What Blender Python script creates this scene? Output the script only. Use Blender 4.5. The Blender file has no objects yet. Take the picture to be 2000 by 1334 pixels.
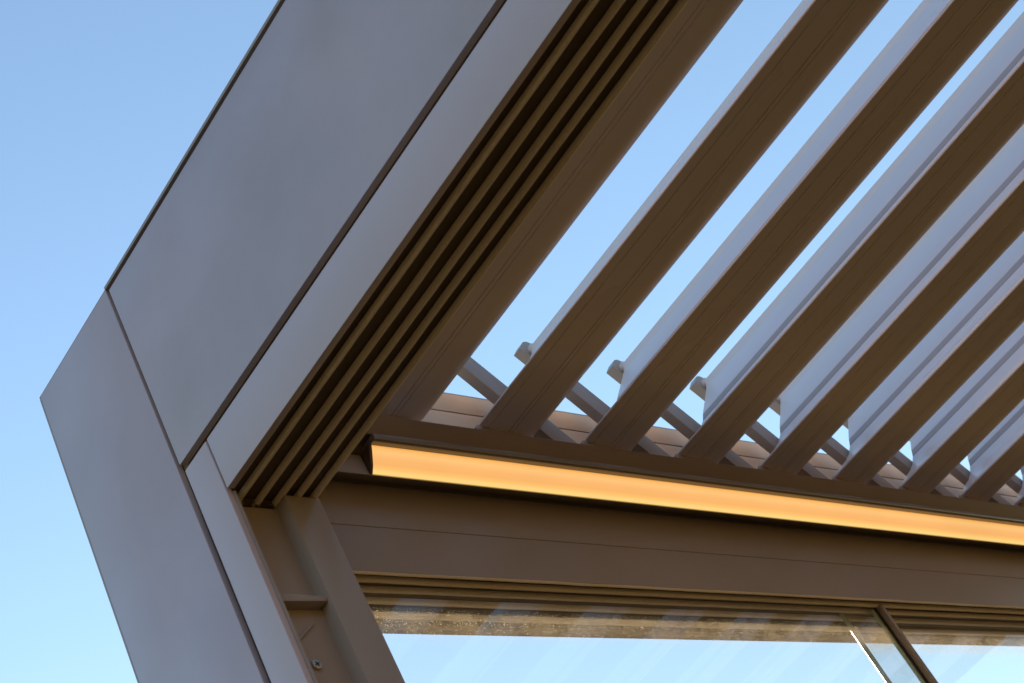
import bpy, bmesh, math, random
from mathutils import Vector, Matrix, noise
random.seed(7)
C = bpy.context.scene.collection
sc = bpy.context.scene
S = 0.8          # metres per modelling unit
H = 1.55         # eye height above the terrace, metres

# ------------------------------------------------------------------ camera
R = ((0.55279664, 0.71805993, -0.42285435),      # right
     (-0.71137857, 0.14235911, -0.68824008),     # down
     (-0.43400046, 0.68126633, 0.58950809))      # forward
cam_d = bpy.data.cameras.new('camera'); cam = bpy.data.objects.new('camera', cam_d); C.objects.link(cam)
cam_d.sensor_width = 36.0; cam_d.lens = 36.0 * 3062.9 / 2000.0
cam_d.clip_start = 0.05; cam_d.clip_end = 3000
r, d, f = (Vector(v) for v in R)
m = Matrix((r, -d, -f)).transposed().to_4x4(); m.translation = Vector((0, 0, H))
cam.matrix_world = m
cam_d.dof.use_dof = True; cam_d.dof.aperture_fstop = 18; cam_d.dof.focus_distance = 1.75
sc.camera = cam

# ------------------------------------------------------------------ sky, sun, exposure
SUN_EL = math.radians(21)
sun_h = Vector((-0.83, 0.56, 0)).normalized()
world = bpy.data.worlds.new('World'); sc.world = world; world.use_nodes = True
wn = world.node_tree; wn.nodes.clear()
sky = wn.nodes.new('ShaderNodeTexSky'); sky.sky_type = 'NISHITA'; sky.sun_disc = False
sky.sun_elevation = SUN_EL; sky.sun_rotation = math.atan2(sun_h.x, sun_h.y)
sky.altitude = 0; sky.air_density = 1.45; sky.dust_density = 0.02; sky.ozone_density = 2.0
bg = wn.nodes.new('ShaderNodeBackground'); bg.inputs[1].default_value = 0.138
wo = wn.nodes.new('ShaderNodeOutputWorld')
wn.links.new(sky.outputs[0], bg.inputs[0]); wn.links.new(bg.outputs[0], wo.inputs[0])
sun_d = bpy.data.lights.new('sun', 'SUN'); sun = bpy.data.objects.new('sun', sun_d); C.objects.link(sun)
sun_d.energy = 3.8; sun_d.angle = math.radians(0.5); sun_d.color = (1.0, 0.76, 0.50)
to_sun = Vector((sun_h.x * math.cos(SUN_EL), sun_h.y * math.cos(SUN_EL), math.sin(SUN_EL)))
sun.rotation_euler = to_sun.to_track_quat('Z', 'Y').to_euler(); sun.location = to_sun * 30
vs = sc.view_settings
vs.view_transform = 'Standard'; vs.look = 'None'; vs.gamma = 1.0; vs.use_curve_mapping = False
vs.exposure = 0.70
sc.cycles.max_bounces = 12; sc.cycles.diffuse_bounces = 5; sc.cycles.transparent_max_bounces = 16

# ------------------------------------------------------------------ materials
def mat(name):
    M = bpy.data.materials.new(name); M.use_nodes = True
    n = M.node_tree.nodes; b = n['Principled BSDF']
    return M, M.node_tree, b
def nd(t, k, **kw):
    x = t.nodes.new(k)
    for a, v in kw.items():
        if a in x.inputs: x.inputs[a].default_value = v
        else: setattr(x, a, v)
    return x
def coords(t):
    return nd(t, 'ShaderNodeNewGeometry').outputs['Position']

def powder(name, col, rough=0.42, var=0.10, grit=0.25, metal=0.0, spec=0.5, wave=0.0):
    """powder-coated aluminium: fine orange-peel grit, faint cloudy wipe marks"""
    M, t, b = mat(name)
    P = coords(t)
    big = nd(t, 'ShaderNodeTexNoise', Scale=3.2, Detail=5.0, Roughness=0.6); t.links.new(P, big.inputs['Vector'])
    fine = nd(t, 'ShaderNodeTexNoise', Scale=900.0, Detail=2.0); t.links.new(P, fine.inputs['Vector'])
    mp = nd(t, 'ShaderNodeMapping'); mp.inputs['Scale'].default_value = (1.2, 4, 2.5); t.links.new(P, mp.inputs['Vector'])
    wipe = nd(t, 'ShaderNodeTexNoise', Scale=1.3, Detail=4.0); t.links.new(mp.outputs[0], wipe.inputs['Vector'])
    mr = nd(t, 'ShaderNodeMapRange'); mr.inputs[1].default_value = 0.3; mr.inputs[2].default_value = 0.7
    mr.inputs[3].default_value = 1 - var; mr.inputs[4].default_value = 1 + var
    t.links.new(big.outputs[0], mr.inputs[0])
    mix = nd(t, 'ShaderNodeVectorMath', operation='SCALE'); mix.inputs[0].default_value = col
    t.links.new(mr.outputs[0], mix.inputs['Scale']); t.links.new(mix.outputs[0], b.inputs['Base Color'])
    rr = nd(t, 'ShaderNodeMapRange'); rr.inputs[1].default_value = 0.3; rr.inputs[2].default_value = 0.7
    rr.inputs[3].default_value = rough - 0.06; rr.inputs[4].default_value = rough + 0.08
    t.links.new(wipe.outputs[0], rr.inputs[0]); t.links.new(rr.outputs[0], b.inputs['Roughness'])
    b.inputs['Metallic'].default_value = metal; b.inputs['Specular IOR Level'].default_value = spec
    bp = nd(t, 'ShaderNodeBump', Strength=grit, Distance=0.0004); t.links.new(fine.outputs[0], bp.inputs['Height'])
    if wave:
        wv = nd(t, 'ShaderNodeTexNoise', Scale=2.2, Detail=2.0); t.links.new(P, wv.inputs['Vector'])
        b2 = nd(t, 'ShaderNodeBump', Strength=1.0, Distance=wave); t.links.new(wv.outputs[0], b2.inputs['Height']); t.links.new(b2.outputs[0], bp.inputs['Normal'])
    t.links.new(bp.outputs[0], b.inputs['Normal'])
    return M

PAINT = powder('grey_powder_coat', (0.375, 0.325, 0.295), 0.36, 0.07)
EXTR = powder('extruded_trim_coat', (0.58, 0.50, 0.55), 0.34, 0.04)
SHEET = powder('satin_panel_coat', (0.54, 0.465, 0.505), 0.30, 0.13, 0.25, 0.15, 0.5, 0.045)
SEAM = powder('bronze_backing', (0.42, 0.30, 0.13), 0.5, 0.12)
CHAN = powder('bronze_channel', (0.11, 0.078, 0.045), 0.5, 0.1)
BLADE = powder('louvre_powder_coat', (0.71, 0.655, 0.67), 0.30, 0.03, 0.12, 0.0)
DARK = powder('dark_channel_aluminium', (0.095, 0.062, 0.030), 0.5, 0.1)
GLOSSY = powder('glossy_grey_coat', (0.20, 0.18, 0.165), 0.2, 0.05, 0.05)
LIP = powder('dark_bronze_gutter_lip', (0.20, 0.145, 0.10), 0.5, 0.08)
TAN = powder('warm_beige_gutter_coat', (0.80, 0.60, 0.44), 0.5, 0.12)
FACET_SHADE = powder('grey_facet_shade', (0.40, 0.37, 0.38), 0.5, 0.05)  # shade of the steep blade facet, put into the colour
STEEL = powder('zinc_steel', (0.50, 0.47, 0.43), 0.3, 0.2, 0.3, 0.9)
RUBBER = powder('black_rubber', (0.02, 0.02, 0.018), 0.6, 0.1)

def brush_mat():
    M, t, b = mat('cream_pile_brush')
    P = coords(t)
    n1 = nd(t, 'ShaderNodeTexNoise', Scale=420.0, Detail=3.0); t.links.new(P, n1.inputs['Vector'])
    n2 = nd(t, 'ShaderNodeTexNoise', Scale=6.0, Detail=4.0); t.links.new(P, n2.inputs['Vector'])
    cr = nd(t, 'ShaderNodeValToRGB'); cr.color_ramp.elements[0].color = (0.84, 0.74, 0.60, 1); cr.color_ramp.elements[1].color = (0.96, 0.90, 0.80, 1)
    cr.color_ramp.elements[0].position = 0.3; cr.color_ramp.elements[1].position = 0.65
    ad = nd(t, 'ShaderNodeMath', operation='MULTIPLY_ADD'); ad.inputs[1].default_value = 0.5
    t.links.new(n1.outputs[0], ad.inputs[0])
    hl = nd(t, 'ShaderNodeMath', operation='MULTIPLY'); hl.inputs[1].default_value = 0.5; t.links.new(n2.outputs[0], hl.inputs[0])
    t.links.new(hl.outputs[0], ad.inputs[2]); t.links.new(ad.outputs[0], cr.inputs[0])
    t.links.new(cr.outputs[0], b.inputs['Base Color']); b.inputs['Roughness'].default_value = 0.8
    tr = nd(t, 'ShaderNodeBsdfTranslucent'); t.links.new(cr.outputs[0], tr.inputs[0])
    mx = nd(t, 'ShaderNodeMixShader'); mx.inputs[0].default_value = 0.10
    t.links.new(b.outputs[0], mx.inputs[1]); t.links.new(tr.outputs[0], mx.inputs[2])
    t.links.new(mx.outputs[0], t.nodes['Material Output'].inputs[0])
    return M
BRUSH = brush_mat()

def led_mat():
    M, t, b = mat('lit_led_diffuser')
    P = coords(t)
    sp = nd(t, 'ShaderNodeSeparateXYZ'); t.links.new(P, sp.inputs[0])
    mr = nd(t, 'ShaderNodeMapRange'); mr.inputs[1].default_value = H + S * 1.205; mr.inputs[2].default_value = H + S * 1.2394
    t.links.new(sp.outputs[2], mr.inputs[0])
    cr = nd(t, 'ShaderNodeValToRGB'); e = cr.color_ramp.elements
    e[0].position = 0.0; e[0].color = (1.0, 0.66, 0.22, 1)
    e[1].position = 1.0; e[1].color = (0.82, 0.36, 0.08, 1)
    for p, c in ((0.10, (1.0, 0.66, 0.22)), (0.20, (1.0, 0.55, 0.16)), (0.34, (0.95, 0.47, 0.15)), (0.55, (0.96, 0.48, 0.16)), (0.78, (1.0, 0.56, 0.20)), (0.92, (0.98, 0.50, 0.14))):
        k = e.new(p); k.color = (*c, 1)
    t.links.new(mr.outputs[0], cr.inputs[0])
    n = nd(t, 'ShaderNodeTexNoise', Scale=7.0, Detail=2.0); t.links.new(P, n.inputs['Vector'])
    m2 = nd(t, 'ShaderNodeMapRange'); m2.inputs[3].default_value = 0.93; m2.inputs[4].default_value = 1.07; t.links.new(n.outputs[0], m2.inputs[0])
    em = nd(t, 'ShaderNodeEmission'); t.links.new(cr.outputs[0], em.inputs[0]); lk = nd(t, 'ShaderNodeMath', operation='MULTIPLY'); lk.inputs[1].default_value = 1.0 / 2 ** vs.exposure; t.links.new(m2.outputs[0], lk.inputs[0]); t.links.new(lk.outputs[0], em.inputs[1])
    gl = nd(t, 'ShaderNodeBsdfGlossy', Roughness=0.3); gl.inputs[0].default_value = (0.03, 0.03, 0.03, 1)
    ad = nd(t, 'ShaderNodeAddShader'); t.links.new(em.outputs[0], ad.inputs[0]); t.links.new(gl.outputs[0], ad.inputs[1])
    t.links.new(ad.outputs[0], t.nodes['Material Output'].inputs[0])
    return M
LED = led_mat()

def glass_mat():
    """clear pane, faint green, dusty: pale specks and a thin film below the clean head strip"""
    M, t, b = mat('dusty_clear_glass')
    P = coords(t)
    tr = nd(t, 'ShaderNodeBsdfTransparent'); tr.inputs[0].default_value = (0.975, 0.968, 0.955, 1)
    gl = nd(t, 'ShaderNodeBsdfGlossy', Roughness=0.004); gl.inputs[0].default_value = (0.85, 0.85, 0.85, 1)
    fr = nd(t, 'ShaderNodeFresnel')
    bf = nd(t, 'ShaderNodeMapRange'); bf.inputs[3].default_value = 1.5; bf.inputs[4].default_value = 1 / 1.5   # same reflectance at both faces
    t.links.new(nd(t, 'ShaderNodeNewGeometry').outputs['Backfacing'], bf.inputs[0]); t.links.new(bf.outputs[0], fr.inputs['IOR'])
    g = nd(t, 'ShaderNodeMixShader'); t.links.new(fr.outputs[0], g.inputs[0]); t.links.new(tr.outputs[0], g.inputs[1]); t.links.new(gl.outputs[0], g.inputs[2])
    df = nd(t, 'ShaderNodeBsdfDiffuse'); df.inputs[0].default_value = (0.75, 0.68, 0.56, 1)
    tl = nd(t, 'ShaderNodeBsdfTranslucent'); tl.inputs[0].default_value = (0.85, 0.76, 0.60, 1)
    dm = nd(t, 'ShaderNodeMixShader'); dm.inputs[0].default_value = 0.6; t.links.new(df.outputs[0], dm.inputs[1]); t.links.new(tl.outputs[0], dm.inputs[2])
    sp = nd(t, 'ShaderNodeSeparateXYZ'); t.links.new(P, sp.inputs[0])
    lim = nd(t, 'ShaderNodeMapRange'); lim.inputs[1].default_value = H + S * 1.0285; lim.inputs[2].default_value = H + S * 1.0300
    lim.inputs[3].default_value = 1.0; lim.inputs[4].default_value = 0.10; t.links.new(sp.outputs[2], lim.inputs[0])
    # specks: two voronoi sizes gated by random cell colour
    def specks(scale, size, keep):
        v = nd(t, 'ShaderNodeTexVoronoi', Scale=scale); t.links.new(P, v.inputs['Vector'])
        a = nd(t, 'ShaderNodeMath', operation='LESS_THAN'); a.inputs[1].default_value = size; t.links.new(v.outputs['Distance'], a.inputs[0])
        s = nd(t, 'ShaderNodeSeparateXYZ'); t.links.new(v.outputs['Color'], s.inputs[0])
        k = nd(t, 'ShaderNodeMath', operation='LESS_THAN'); k.inputs[1].default_value = keep; t.links.new(s.outputs[0], k.inputs[0])
        q = nd(t, 'ShaderNodeMath', operation='MULTIPLY'); t.links.new(a.outputs[0], q.inputs[0]); t.links.new(k.outputs[0], q.inputs[1])
        return q.outputs[0]
    s1 = specks(700, 0.38, 0.30); s2 = specks(300, 0.24, 0.14)
    mxx = nd(t, 'ShaderNodeMath', operation='MAXIMUM'); t.links.new(s1, mxx.inputs[0]); t.links.new(s2, mxx.inputs[1])
    film = nd(t, 'ShaderNodeTexNoise', Scale=34.0, Detail=6.0, Roughness=0.7); t.links.new(P, film.inputs['Vector'])
    fm = nd(t, 'ShaderNodeMapRange'); fm.inputs[1].default_value = 0.35; fm.inputs[2].default_value = 0.75
    fm.inputs[3].default_value = 0.03; fm.inputs[4].default_value = 0.20; t.links.new(film.outputs[0], fm.inputs[0])
    sk = nd(t, 'ShaderNodeMath', operation='MULTIPLY'); sk.inputs[1].default_value = 0.8; t.links.new(mxx.outputs[0], sk.inputs[0])
    tot = nd(t, 'ShaderNodeMath', operation='MAXIMUM'); t.links.new(sk.outputs[0], tot.inputs[0]); t.links.new(fm.outputs[0], tot.inputs[1])
    # dust gathers along the head rail and thins out downwards
    thin = nd(t, 'ShaderNodeMapRange'); thin.inputs[1].default_value = H + S * 0.978; thin.inputs[2].default_value = H + S * 0.996
    thin.inputs[3].default_value = 0.02; thin.inputs[4].default_value = 1.0; t.links.new(sp.outputs[2], thin.inputs[0])
    t1 = nd(t, 'ShaderNodeMath', operation='MULTIPLY'); t.links.new(tot.outputs[0], t1.inputs[0]); t.links.new(lim.outputs[0], t1.inputs[1])
    t2 = nd(t, 'ShaderNodeMath', operation='MULTIPLY'); t.links.new(t1.outputs[0], t2.inputs[0]); t.links.new(thin.outputs[0], t2.inputs[1])
    mx = nd(t, 'ShaderNodeMixShader'); t.links.new(t2.outputs[0], mx.inputs[0]); t.links.new(g.outputs[0], mx.inputs[1]); t.links.new(dm.outputs[0], mx.inputs[2])
    t.links.new(mx.outputs[0], t.nodes['Material Output'].inputs[0])
    return M
GLASS = glass_mat()
def edge_glass():
    M, t, b = mat('green_glass_edge')
    b.inputs['Base Color'].default_value = (0.16, 0.22, 0.14, 1); b.inputs['Roughness'].default_value = 0.15
    n = nd(t, 'ShaderNodeTexNoise', Scale=160.0, Detail=3.0); t.links.new(coords(t), n.inputs['Vector'])
    cr = nd(t, 'ShaderNodeValToRGB'); cr.color_ramp.elements[0].color = (0.20, 0.26, 0.17, 1); cr.color_ramp.elements[1].color = (0.60, 0.64, 0.46, 1)
    t.links.new(n.outputs[0], cr.inputs[0]); t.links.new(cr.outputs[0], b.inputs['Base Color'])
    return M
EDGE = edge_glass()
def frosted():
    M, t, b = mat('ground_glass_arris')
    b.inputs['Base Color'].default_value = (0.92, 0.93, 0.88, 1); b.inputs['Roughness'].default_value = 0.35
    n = nd(t, 'ShaderNodeTexNoise', Scale=300.0); t.links.new(coords(t), n.inputs['Vector'])
    bp = nd(t, 'ShaderNodeBump', Strength=0.3, Distance=0.0005); t.links.new(n.outputs[0], bp.inputs['Height']); t.links.new(bp.outputs[0], b.inputs['Normal'])
    return M
ARRIS = frosted()

def terrace_mat(name, c1, c2, scale, rough):
    M, t, b = mat(name)
    n = nd(t, 'ShaderNodeTexNoise', Scale=scale, Detail=8.0, Roughness=0.6); t.links.new(coords(t), n.inputs['Vector'])
    cr = nd(t, 'ShaderNodeValToRGB'); cr.color_ramp.elements[0].color = (*c1, 1); cr.color_ramp.elements[1].color = (*c2, 1)
    cr.color_ramp.elements[0].position = 0.3; cr.color_ramp.elements[1].position = 0.7
    t.links.new(n.outputs[0], cr.inputs[0]); t.links.new(cr.outputs[0], b.inputs['Base Color'])
    b.inputs['Roughness'].default_value = rough; b.inputs['Specular IOR Level'].default_value = 0.05
    bp = nd(t, 'ShaderNodeBump', Strength=0.4, Distance=0.003); t.links.new(n.outputs[0], bp.inputs['Height']); t.links.new(bp.outputs[0], b.inputs['Normal'])
    return M
STONE = terrace_mat('warm_travertine', (0.026, 0.017, 0.005), (0.044, 0.030, 0.009), 4.0, 0.7)
SOIL = terrace_mat('dry_sandy_ground', (0.055, 0.037, 0.010), (0.085, 0.060, 0.020), 0.6, 0.9)

# ------------------------------------------------------------------ mesh helpers
def W(p): return Vector((p[0] * S, p[1] * S, p[2] * S + H))

def link(name, bm, material, parent=None, smooth=None):
    bmesh.ops.recalc_face_normals(bm, faces=bm.faces)
    off = Vector((0, 0, 0))
    o = parent
    if o is not None:
        while o.parent is not None: o = o.parent
        off = Vector(ROOT_LOC.get(o.name, (0, 0, 0)))
    for v in bm.verts: v.co -= off
    me = bpy.data.meshes.new(name); bm.to_mesh(me); bm.free()
    for mm in (material if isinstance(material, (list, tuple)) else [material]): me.materials.append(mm)
    if smooth:
        me.shade_smooth(); me.set_sharp_from_angle(angle=math.radians(smooth))
    ob = bpy.data.objects.new(name, me); C.objects.link(ob)
    if parent is not None: ob.parent = parent
    return ob
ROOT_LOC = {}
def thing(name, label, cat, loc, group=None):
    o = bpy.data.objects.new(name, None); C.objects.link(o); o.empty_display_size = 0.05
    o.location = W(loc); ROOT_LOC[o.name] = tuple(W(loc))
    o['label'] = label; o['category'] = cat
    if group: o['group'] = group
    return o

def soften(bm, w, seg=2):
    if w: bmesh.ops.bevel(bm, geom=list(bm.edges), offset=w * S, segments=seg, profile=0.6, affect='EDGES', clamp_overlap=True)
def add_prism(bm, prof, axis, a, b, cut=None):
    """prof: closed loop of 2-D points in the plane across the axis; a, b: ends along the axis"""
    def P(q, s, end):
        if cut and end == 0: s = s + cut(q)
        if axis == 0: return W((s, q[0], q[1]))
        if axis == 1: return W((q[0], s, q[1]))
        return W((q[0], q[1], s))
    A = [bm.verts.new(P(q, a, 0)) for q in prof]; B = [bm.verts.new(P(q, b, 1)) for q in prof]
    n = len(prof)
    for i in range(n):
        bm.faces.new((A[i], A[(i + 1) % n], B[(i + 1) % n], B[i]))
    bm.faces.new(A); bm.faces.new(list(reversed(B)))
    return A, B
def prism(name, prof, axis, a, b, material, parent=None, bevel=0, smooth=None, cut=None):
    bm = bmesh.new(); add_prism(bm, prof, axis, a, b, cut)
    soften(bm, bevel)
    return link(name, bm, material, parent, smooth or (40 if bevel else None))
def box(name, x0, x1, y0, y1, z0, z1, material, parent=None, bevel=0.0012):
    return prism(name, [(x0, y0), (x1, y0), (x1, y1), (x0, y1)], 2, z0, z1, material, parent, bevel)
def cyl(bm, c, axis, rad, h, n=16):
    """c in units; cylinder (axis unit vector) of n sides"""
    c = W(c); axis = Vector(axis).normalized()
    u = axis.orthogonal().normalized(); v = axis.cross(u)
    A = []; B = []
    for i in range(n):
        a = 2 * math.pi * i / n; q = (u * math.cos(a) + v * math.sin(a)) * rad * S
        A.append(bm.verts.new(c + q)); B.append(bm.verts.new(c + q + axis * h * S))
    for i in range(n): bm.faces.new((A[i], A[(i + 1) % n], B[(i + 1) % n], B[i]))
    bm.faces.new(A); bm.faces.new(list(reversed(B)))

# ------------------------------------------------------------------ ground
ZG = -H / S
def sheet(name, x0, x1, y0, y1, z, material):
    bm = bmesh.new(); bm.faces.new([bm.verts.new((x, y, z)) for x, y in ((x0, y0), (x1, y0), (x1, y1), (x0, y1))])
    o = link(name, bm, material); o['kind'] = 'structure'; return o
sheet('ground', -1500, 1500, -1500, 1500, -0.10, SOIL)
bm = bmesh.new()
bmesh.ops.create_cube(bm, size=1, matrix=Matrix.Translation((0, 1.0, -0.05)) @ Matrix.Diagonal((26, 26, 0.1, 1)))
tr_ = link('terrace', bm, STONE); tr_['kind'] = 'structure'

# added rendered wall behind the camera, unseen, bounces warm light onto the pergola
RENDER = terrace_mat('warm_bounce_render', (0.22, 0.145, 0.055), (0.27, 0.18, 0.075), 2.5, 0.85)
# ------------------------------------------------------------------ key dimensions (units)
X0, XE = -1.3297, 3.6        # corner end and camera-side end of the side beam
Y0, YE = 1.0, 4.9            # outer face of side beam, far end of the back beam
ZB, ZT = 1.067, 1.474
XP = -1.0665                 # inner face of the corner post

bounce_wall = thing('bounce_wall', 'added warm rendered wall behind the viewpoint, unseen, bouncing warm light onto the pergola', 'bounce_wall', (XE + 0.06, 0, ZG))
box('wall', XE + 0.05, XE + 0.40, -7.0, 9.0, ZG - 0.05, 3.10, RENDER, bounce_wall, 0.004)
box('coping', XE + 0.0, XE + 0.45, -7.05, 9.05, 3.101, 3.17, RENDER, bounce_wall, 0.004)

# ------------------------------------------------------------------ corner post
post = thing('corner_post', 'grey clad corner post at the lower left, narrow dark groove down its outer face', 'post', (X0, Y0, ZG))
box('core', X0 + 0.004, -1.098, Y0 + 0.010, 1.128, ZG, ZB + 0.02, DARK, post, 0)
box('outer_panel', X0, -1.1302, Y0, Y0 + 0.009, ZG, 1.4722, SHEET, post, 0.0012)
o = prism('narrow_panel', [(-1.1195, ZG), (-1.0683, ZG), (-1.0683, 1.1432), (-1.1195, 1.1432)], 1, Y0, Y0 + 0.009, EXTR, post, 0.0014)
box('end_panel', X0 - 0.0045, X0, Y0 + 0.0006, 1.128, ZG, 1.4710, PAINT, post, 0.001)
box('inner_flange', XP - 0.030, XP, 1.0785, 1.1300, ZG, ZB - 0.0008, PAINT, post, 0.0012)
box('channel_wall', -1.0900, -1.0865, Y0 + 0.010, 1.0785, ZG, ZB - 0.006, PAINT, post, 0)
box('channel_lip', -1.0865, XP, Y0 + 0.0092, Y0 + 0.0125, ZG, ZB - 0.0008, PAINT, post, 0.0006)
st = prism('stop_bracket', [(Y0 + 0.013, 0.9215), (1.0780, 0.9195), (1.0780, 0.9125), (Y0 + 0.013, 0.9100)], 0, -1.0863, -1.0710, PAINT, post, 0.0012)
bm = bmesh.new()
for (y, z, rr, h) in ((1.0376, 0.8358, 0.0062, 0.0035),):
    cyl(bm, (-1.0868, y, z), (1, 0, 0), rr, h, 20)
soften(bm, 0.0010)
scr = link('screw', bm, STEEL, post, 50)
bm = bmesh.new()
for a in (0, math.pi / 2):
    Mx = Matrix.Translation(W((-1.0832, 1.0376, 0.8358))) @ Matrix.Rotation(a + 0.5, 4, 'X') @ Matrix.Diagonal((0.0006, 0.0052, 0.0011, 1))
    bmesh.ops.create_cube(bm, size=1, matrix=Mx)
link('screw_recess', bm, RUBBER, scr)
# tilted clip wire in the channel
prism('clip', [(1.0130, 0.8590), (1.0150, 0.8570), (1.0570, 0.8900), (1.0555, 0.8925)], 0, -1.0863, -1.0835, PAINT, post, 0.0005)

# ------------------------------------------------------------------ side beam
beam = thing('side_beam', 'wide grey fascia beam rising to the upper right, with pale brush strips along its underside', 'beam', (XE, Y0, ZB))
box('beam_core', -1.1290, XE, Y0 + 0.012, 1.126, 1.0746, 1.4655, SEAM, beam, 0)
box('core_corner', X0 + 0.004, -1.1290, Y0 + 0.012, 1.126, 1.0746, 1.4655, SEAM, beam, 0)
box('fascia_panel', -1.1240, XE, Y0, Y0 + 0.010, 1.1564, 1.4652, SHEET, beam, 0.0013)
box('lower_fascia', -1.0652, XE, Y0, Y0 + 0.010, ZB, 1.1432, EXTR, beam, 0.0014)
box('top_trim', -1.1300, XE, Y0 - 0.001, 1.130, 1.4712, 1.4765, PAINT, beam, 0.001)
box('corner_cap', X0 - 0.004, -1.1305, Y0 + 0.0007, 1.130, 1.4724, 1.4745, PAINT, beam, 0.0006)
box('inner_panel', XP, XE, 1.1262, 1.1290, ZB + 0.002, 1.4650, PAINT, beam, 0)
box('inner_gutter', -1.20, XE, 1.1292, 1.195, 1.230, 1.262, PAINT, beam, 0.001)
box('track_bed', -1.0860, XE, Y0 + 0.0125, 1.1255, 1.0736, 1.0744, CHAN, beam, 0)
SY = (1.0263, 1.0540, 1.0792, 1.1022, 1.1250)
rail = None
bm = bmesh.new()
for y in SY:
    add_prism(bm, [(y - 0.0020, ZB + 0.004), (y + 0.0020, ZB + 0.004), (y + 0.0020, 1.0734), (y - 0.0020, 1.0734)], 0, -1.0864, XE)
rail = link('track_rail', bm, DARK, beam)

def brush(name, c, axis, a, b, parent, w=0.0031, z=ZB - 0.0022, top=0.0076, fray=None, wob=0.00035):
    """one pile strip: rounded, slightly wavy tip along its length"""
    bm = bmesh.new()
    n = 120; rows = []
    prof = [(-w * 1.05, top), (-w * 1.05, 0.0035), (-w * 0.75, 0.0012), (0, 0.0), (w * 0.75, 0.0012), (w * 1.05, 0.0035), (w * 1.05, top)]
    for i in range(n + 1):
        s = a + (b - a) * i / n
        j = wob * noise.noise(Vector((s * 9, c * 50, 0))) * 2
        k = wob * noise.noise(Vector((s * 31, c * 50, 5))) * 1.6
        row = []
        for q, (u, v) in enumerate(prof):
            zz = z + v + (k if q not in (0, 6) else 0)
            row.append(bm.verts.new(W((s, c + u + j, zz) if axis == 0 else (c + u + j, s, zz))))
        rows.append(row)
    for A, B in zip(rows, rows[1:]):
        for q in range(6): bm.faces.new((A[q], A[q + 1], B[q + 1], B[q]))
        bm.faces.new((A[6], A[0], B[0], B[6]))
    bm.faces.new(rows[0]); bm.faces.new(list(reversed(rows[-1])))
    return link(name, bm, BRUSH, parent, 85)
def threads(c, x, parent, n=14):
    """frayed pile hairs at a cut end"""
    bm = bmesh.new()
    for i in range(n):
        p = Vector((x + random.uniform(-0.006, 0.004), c + random.uniform(-0.004, 0.004), ZB + random.uniform(0, 0.004)))
        dr = Vector((random.uniform(-1, 0.3), random.uniform(-1, 1), random.uniform(-1.2, 0.0))).normalized()
        L = random.uniform(0.003, 0.009)
        cyl(bm, p, (dr.x, dr.y, dr.z), 0.00022, L, 4)
    o = link('frayed_end', bm, BRUSH, parent); o['kind'] = 'stuff'; return o
for i, y in enumerate(SY):
    b_ = brush('brush_strip', y, 0, -1.0860, XE, beam)
    if i < 4: threads(y, -1.0850, b_)

# ------------------------------------------------------------------ back beam with gutter
back = thing('back_beam', 'brown-lit beam running left to right under the louvres, ribbed track along its underside', 'beam', (-1.25, YE, ZB))
YB = 1.1302
prof = [(-1.1965, 1.0765), (-1.1965, 1.069), (-1.1930, 1.069), (-1.1930, 1.1462), (-1.1942, 1.1470), (-1.1942, 1.1482), (-1.1930, 1.1490),
        (-1.1930, 1.185), (-1.1922, 1.195), (-1.1925, 1.2260), (-1.1960, 1.2290), (-1.1975, 1.2330), (-1.1960, 1.2368), (-1.1905, 1.2345), (-1.1800, 1.2290), (-1.1640, 1.2150),
        (-1.1520, 1.2045), (-1.1520, 1.2400), (-1.2900, 1.2400), (-1.2900, 1.0765)]
prism('inner_fascia', prof, 1, YB, YE, PAINT, back, 0, 25)
box('outer_fascia', -1.3285, -1.2905, YB, YE, 1.0765, 1.4700, PAINT, back, 0.001)
box('outer_lip', -1.3100, -1.3060, YB, YE, ZB, 1.0763, PAINT, back, 0.0008)
# housing above the light strip and the gutter lip
prism('light_housing', [(-1.1290, 1.2396), (-1.1240, 1.2376), (-1.1200, 1.2376), (-1.1170, 1.2392), (-1.1155, 1.2420), (-1.1150, 1.2470), (-1.1170, 1.2480), (-1.1500, 1.2480), (-1.1500, 1.2400)], 1, 1.3300, YE, GLOSSY, back, 0, 25)
prism('gutter_lip', [(-1.1175, 1.2486), (-1.1055, 1.2744), (-1.1060, 1.2756), (-1.1075, 1.2758), (-1.1215, 1.2565), (-1.1215, 1.2486)], 1, YB, YE, LIP, back, 0.0006)
box('gutter_floor', -1.2900, -1.1196, YB, YE, 1.2565, 1.2600, PAINT, back, 0)
box('lower_upstand', -1.2160, -1.2130, YB, YE, 1.2602, 1.4295, TAN, back, 0.0006)
box('upper_upstand', -1.2155, -1.2125, YB, YE, 1.4316, 1.4735, TAN, back, 0.0006)
box('upstand_backing', -1.2300, -1.2162, YB, YE, 1.2602, 1.4720, DARK, back, 0)
box('top_cap', -1.3300, -1.2130, YB, YE, 1.4738, 1.4770, PAINT, back, 0.0006)
SX = (-1.1955, -1.2112, -1.2300, -1.2530, -1.2825)
bm = bmesh.new()
for x in SX[1:]:
    add_prism(bm, [(x - 0.0012, ZB + 0.004), (x + 0.0012, ZB + 0.004), (x + 0.0012, 1.0750), (x - 0.0012, 1.0750)], 1, YB, YE)
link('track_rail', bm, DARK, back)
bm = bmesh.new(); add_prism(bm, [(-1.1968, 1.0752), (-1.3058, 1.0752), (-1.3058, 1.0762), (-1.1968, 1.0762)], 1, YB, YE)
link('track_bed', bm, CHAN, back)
for x, w in zip(SX, (0.0020, 0.0028, 0.0028, 0.0030, 0.0030)):
    brush('brush_strip', x, 1, YB, YE, back, w, ZB - 0.0018, 0.0093)

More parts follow.
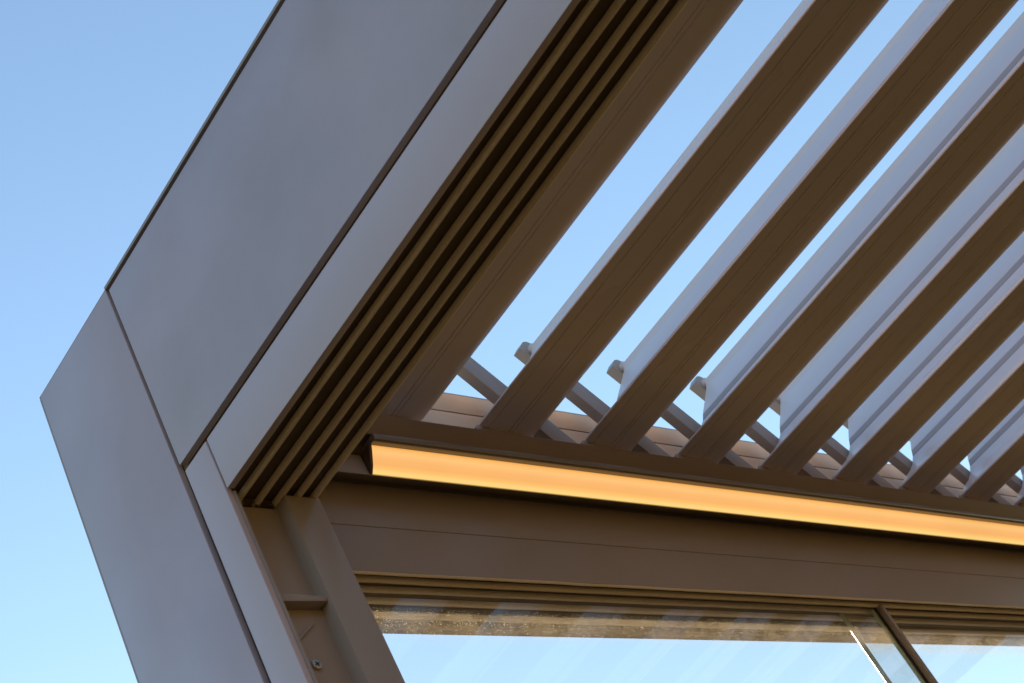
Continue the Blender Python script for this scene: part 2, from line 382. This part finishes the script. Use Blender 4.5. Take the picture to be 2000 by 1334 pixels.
# ------------------------------------------------------------------ light strip
led = thing('light_strip', 'long glowing amber light strip set in the beam under the louvre ends', 'light strip', (-1.14, 1.333, 1.205))
prism('diffuser', [(-1.1505, 1.2050), (-1.1440, 1.2138), (-1.1392, 1.2225), (-1.1340, 1.2318), (-1.1295, 1.2392), (-1.1510, 1.2392)], 1, 1.3335, YE - 0.1, LED, led, 0, 30)
prism('end_cap', [(-1.1510, 1.2040), (-1.1425, 1.2138), (-1.1378, 1.2225), (-1.1325, 1.2318), (-1.1283, 1.2397), (-1.1515, 1.2397)], 1, 1.3285, 1.3333, DARK, led, 0.0005)

# ------------------------------------------------------------------ louvre blades
PITCH, YL, ZL = 0.2344, 1.617, 1.338
def blade_profile():
    P = [(0.0004, 0.0032), (0.0000, 0.0016), (0.0006, 0.0004), (0.0022, 0.0000), (0.0180, -0.0004), (0.0188, 0.0010), (0.0200, 0.0010), (0.0208, -0.0004),
         (0.045, -0.0010), (0.0640, -0.0012), (0.0646, 0.0002), (0.0664, 0.0002), (0.0670, -0.0012), (0.0735, -0.0012), (0.0740, 0.0000), (0.0752, 0.0000), (0.0758, -0.0012)]
    # rolled trailing side: wide quarter round, then up to the crest
    cx, cz, ra, rb = 0.0950, 0.0420, 0.0630, 0.0435
    for k in range(0, 13):
        a = math.radians(-88 + k * 7.4)
        P.append((cx + ra * math.cos(a), cz + rb * math.sin(a)))
    P += [(0.1650, 0.064), (0.1810, 0.096), (0.2050, 0.145), (0.2300, 0.193), (0.2440, 0.2120)]
    for k in range(0, 19):      # rolled crest
        a = math.radians(-25 + k * 9)
        P.append((0.2400 + 0.0090 * math.cos(a), 0.2175 + 0.0090 * math.sin(a)))
    P += [(0.2300, 0.2120), (0.2270, 0.2055), (0.2050, 0.1790), (0.1560, 0.1208), (0.1562, 0.1190), (0.1425, 0.1005), (0.1412, 0.1002), (0.1190, 0.0780), (0.0900, 0.0560), (0.0600, 0.0390),
          (0.0300, 0.0215), (0.0150, 0.0105), (0.0110, 0.0060), (0.0060, 0.0028), (0.0036, 0.0022), (0.0026, 0.0046), (0.0012, 0.0048)]
    return P
lean = lambda a, b: (a - (0.010 + 0.006 * min(1.0, max(0.0, (a - 0.02) / 0.08))) * (1 - b / 0.222), b)
BP = [lean(a, b) for a, b in blade_profile()]
names = {1: 'first louvre from the ribbed side beam, tight against it with no pale face showing',
         2: 'second louvre from the ribbed side beam, only a sliver of its pale upper face showing',
         3: 'third louvre from the ribbed side beam, narrow pale upper face with sky both sides',
         4: 'fourth louvre from the ribbed side beam, grey-striped pale face with sky to its left',
         5: 'fifth louvre from the ribbed side beam, full pale face close behind its neighbour',
         6: 'sixth louvre from the ribbed side beam, pale face partly covered by its neighbour',
         7: 'seventh louvre from the ribbed side beam, thin dark line beside its pale face',
         8: 'eighth louvre from the ribbed side beam, a short stretch near the right edge',
         9: 'ninth louvre from the ribbed side beam, only its foot showing at the right edge',
         10: 'tenth louvre from the ribbed side beam, just beyond the right edge of the photo',
         11: 'eleventh and last louvre counted from the ribbed side beam, outside the photo'}
def make_blade():
    y, z = YL - PITCH, ZL
    t = thing('louvre_blade', names[1], 'louvre', (-1.15, y, z), 'roof louvres standing open side by side')
    pr = [(y + a, z + b) for a, b in BP]
    cut = lambda q: -0.0155 * min(1.0, max(0.0, (q[0] - y) / 0.06)) * min(1.0, max(0.0, (0.06 - (q[1] - z)) / 0.03))
    prism('blade', pr, 0, -1.1520, XE - 0.2, BLADE, t, 0, 12, cut)
    cap = [(-0.0010, 0.0050), (-0.0065, -0.0005), (-0.0070, -0.0030), (-0.0045, -0.0070), (-0.0060, -0.0110), (-0.0040, -0.0180), (0.1100, -0.0160), (0.1000, 0.0100), (0.0300, 0.0180), (0.0060, 0.0050)]
    prism('end_cap', [(y + lean(a, b)[0], z + b) for a, b in cap], 0, -1.1600, -1.1560, PAINT, t, 0.0005)
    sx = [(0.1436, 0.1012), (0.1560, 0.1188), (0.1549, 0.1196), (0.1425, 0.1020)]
    prism('shaded_facet', [(y + lean(a, b)[0], z + b) for a, b in sx], 0, -1.1515, XE - 0.2, FACET_SHADE, t, 0)  # darker strip stands in for a steep facet that sees less sky
    arm = [(0.2140, 0.2240), (0.3880, 0.0050), (0.4350, -0.0540), (0.4830, -0.0460), (0.4452, 0.0016), (0.2640, 0.2300), (0.2595, 0.2375), (0.2530, 0.2440), (0.2440, 0.2470), (0.2340, 0.2440), (0.2260, 0.2360)]
    prism('lever_arm', [(y + a, z + b) for a, b in arm], 0, -1.1790, -1.1605, PAINT, t, 0.0010)
    bm = bmesh.new(); cyl(bm, (-1.1607, y + 0.2430, z + 0.2230), (1, 0, 0), 0.0100, 0.0095, 20); soften(bm, 0.0015)
    p = link('pivot_pin', bm, BLADE, t, 50)
    bm = bmesh.new(); cyl(bm, (-1.1513, y + 0.2395, z + 0.2180), (1, 0, 0), 0.0035, 0.0020, 12)
    link('pin_head', bm, STEEL, p, 50)
    return t
def dup(o, parent=None):
    c = o.copy(); C.objects.link(c)
    if parent is not None: c.parent = parent
    for ch in o.children: dup(ch, c)
    return c
b1 = make_blade()
for k in range(2, 12):
    c = dup(b1); c.location = b1.location + Vector((0, (k - 1) * PITCH * S, 0)); c['label'] = names[k]
    c.rotation_euler.x = random.uniform(-0.0022, 0.0022)
    c.name = 'louvre_blade.%03d' % (k - 1)

# ------------------------------------------------------------------ sliding glass
ZGL = ZG + 0.03
def glass(label, y0, y1, x_in, x_out, edge=False, frame=False):
    t = thing('glass_panel', label, 'glass panel', ((x_in + x_out) / 2, y0, ZG), 'sliding glass panels under the back beam')
    a = 0.0022 if edge else 0.0
    ys = y0 + (0.0030 if edge else 0)
    bm = bmesh.new()
    add_prism(bm, [(x_in, ys), (x_in, y1), (x_out, y1), (x_out, ys)], 2, ZGL, 1.0750)
    link('pane', bm, GLASS, t)
    if edge:
        bm = bmesh.new(); add_prism(bm, [(x_in, y0), (x_in, y0 + 0.0029), (x_out, y0 + 0.0029), (x_out, y0 + a + 0.0006), (x_out + a, y0)], 2, ZGL, 1.0745)
        link('edge', bm, EDGE, t)
        bm = bmesh.new(); add_prism(bm, [(x_out - 0.0006, y0 + a + 0.0006), (x_out + a, y0 - 0.0006), (x_out + a + 0.0004, y0 - 0.0001), (x_out, y0 + a + 0.0008)], 2, ZGL, 1.0300)
        link('polished_arris', bm, ARRIS, t)
    if frame:
        box('closing_profile', x_in - 0.001, x_in + 0.0135, y1 - 0.0005, y1 + 0.0085, ZGL, 1.0665, PAINT, t, 0.0008)
        box('seal', x_in - 0.0055, x_in - 0.0012, y1 + 0.0002, y1 + 0.0060, ZGL, 1.0650, RUBBER, t, 0)
        box('seal', x_in + 0.0005, x_in + 0.0030, y1 - 0.0065, y1 - 0.0010, ZGL, 1.0650, RUBBER, t, 0)
        bm = bmesh.new(); add_prism(bm, [(x_in - 0.0060, y1 - 0.0095), (x_in + 0.0004, y1 - 0.0095), (x_in + 0.0004, y1 - 0.0070), (x_in - 0.0060, y1 - 0.0070)], 2, ZGL, 1.0650)
        link('edge_trim', bm, EDGE, t)
    return t
glass('dusty glass panel left of the slim brown upright, below the beam', 1.1320, 2.4830, -1.2170, -1.2255, frame=True)
glass('glass panel at the right edge with a bright white polished left edge', 2.4060, 3.7600, -1.2360, -1.2455, edge=True)
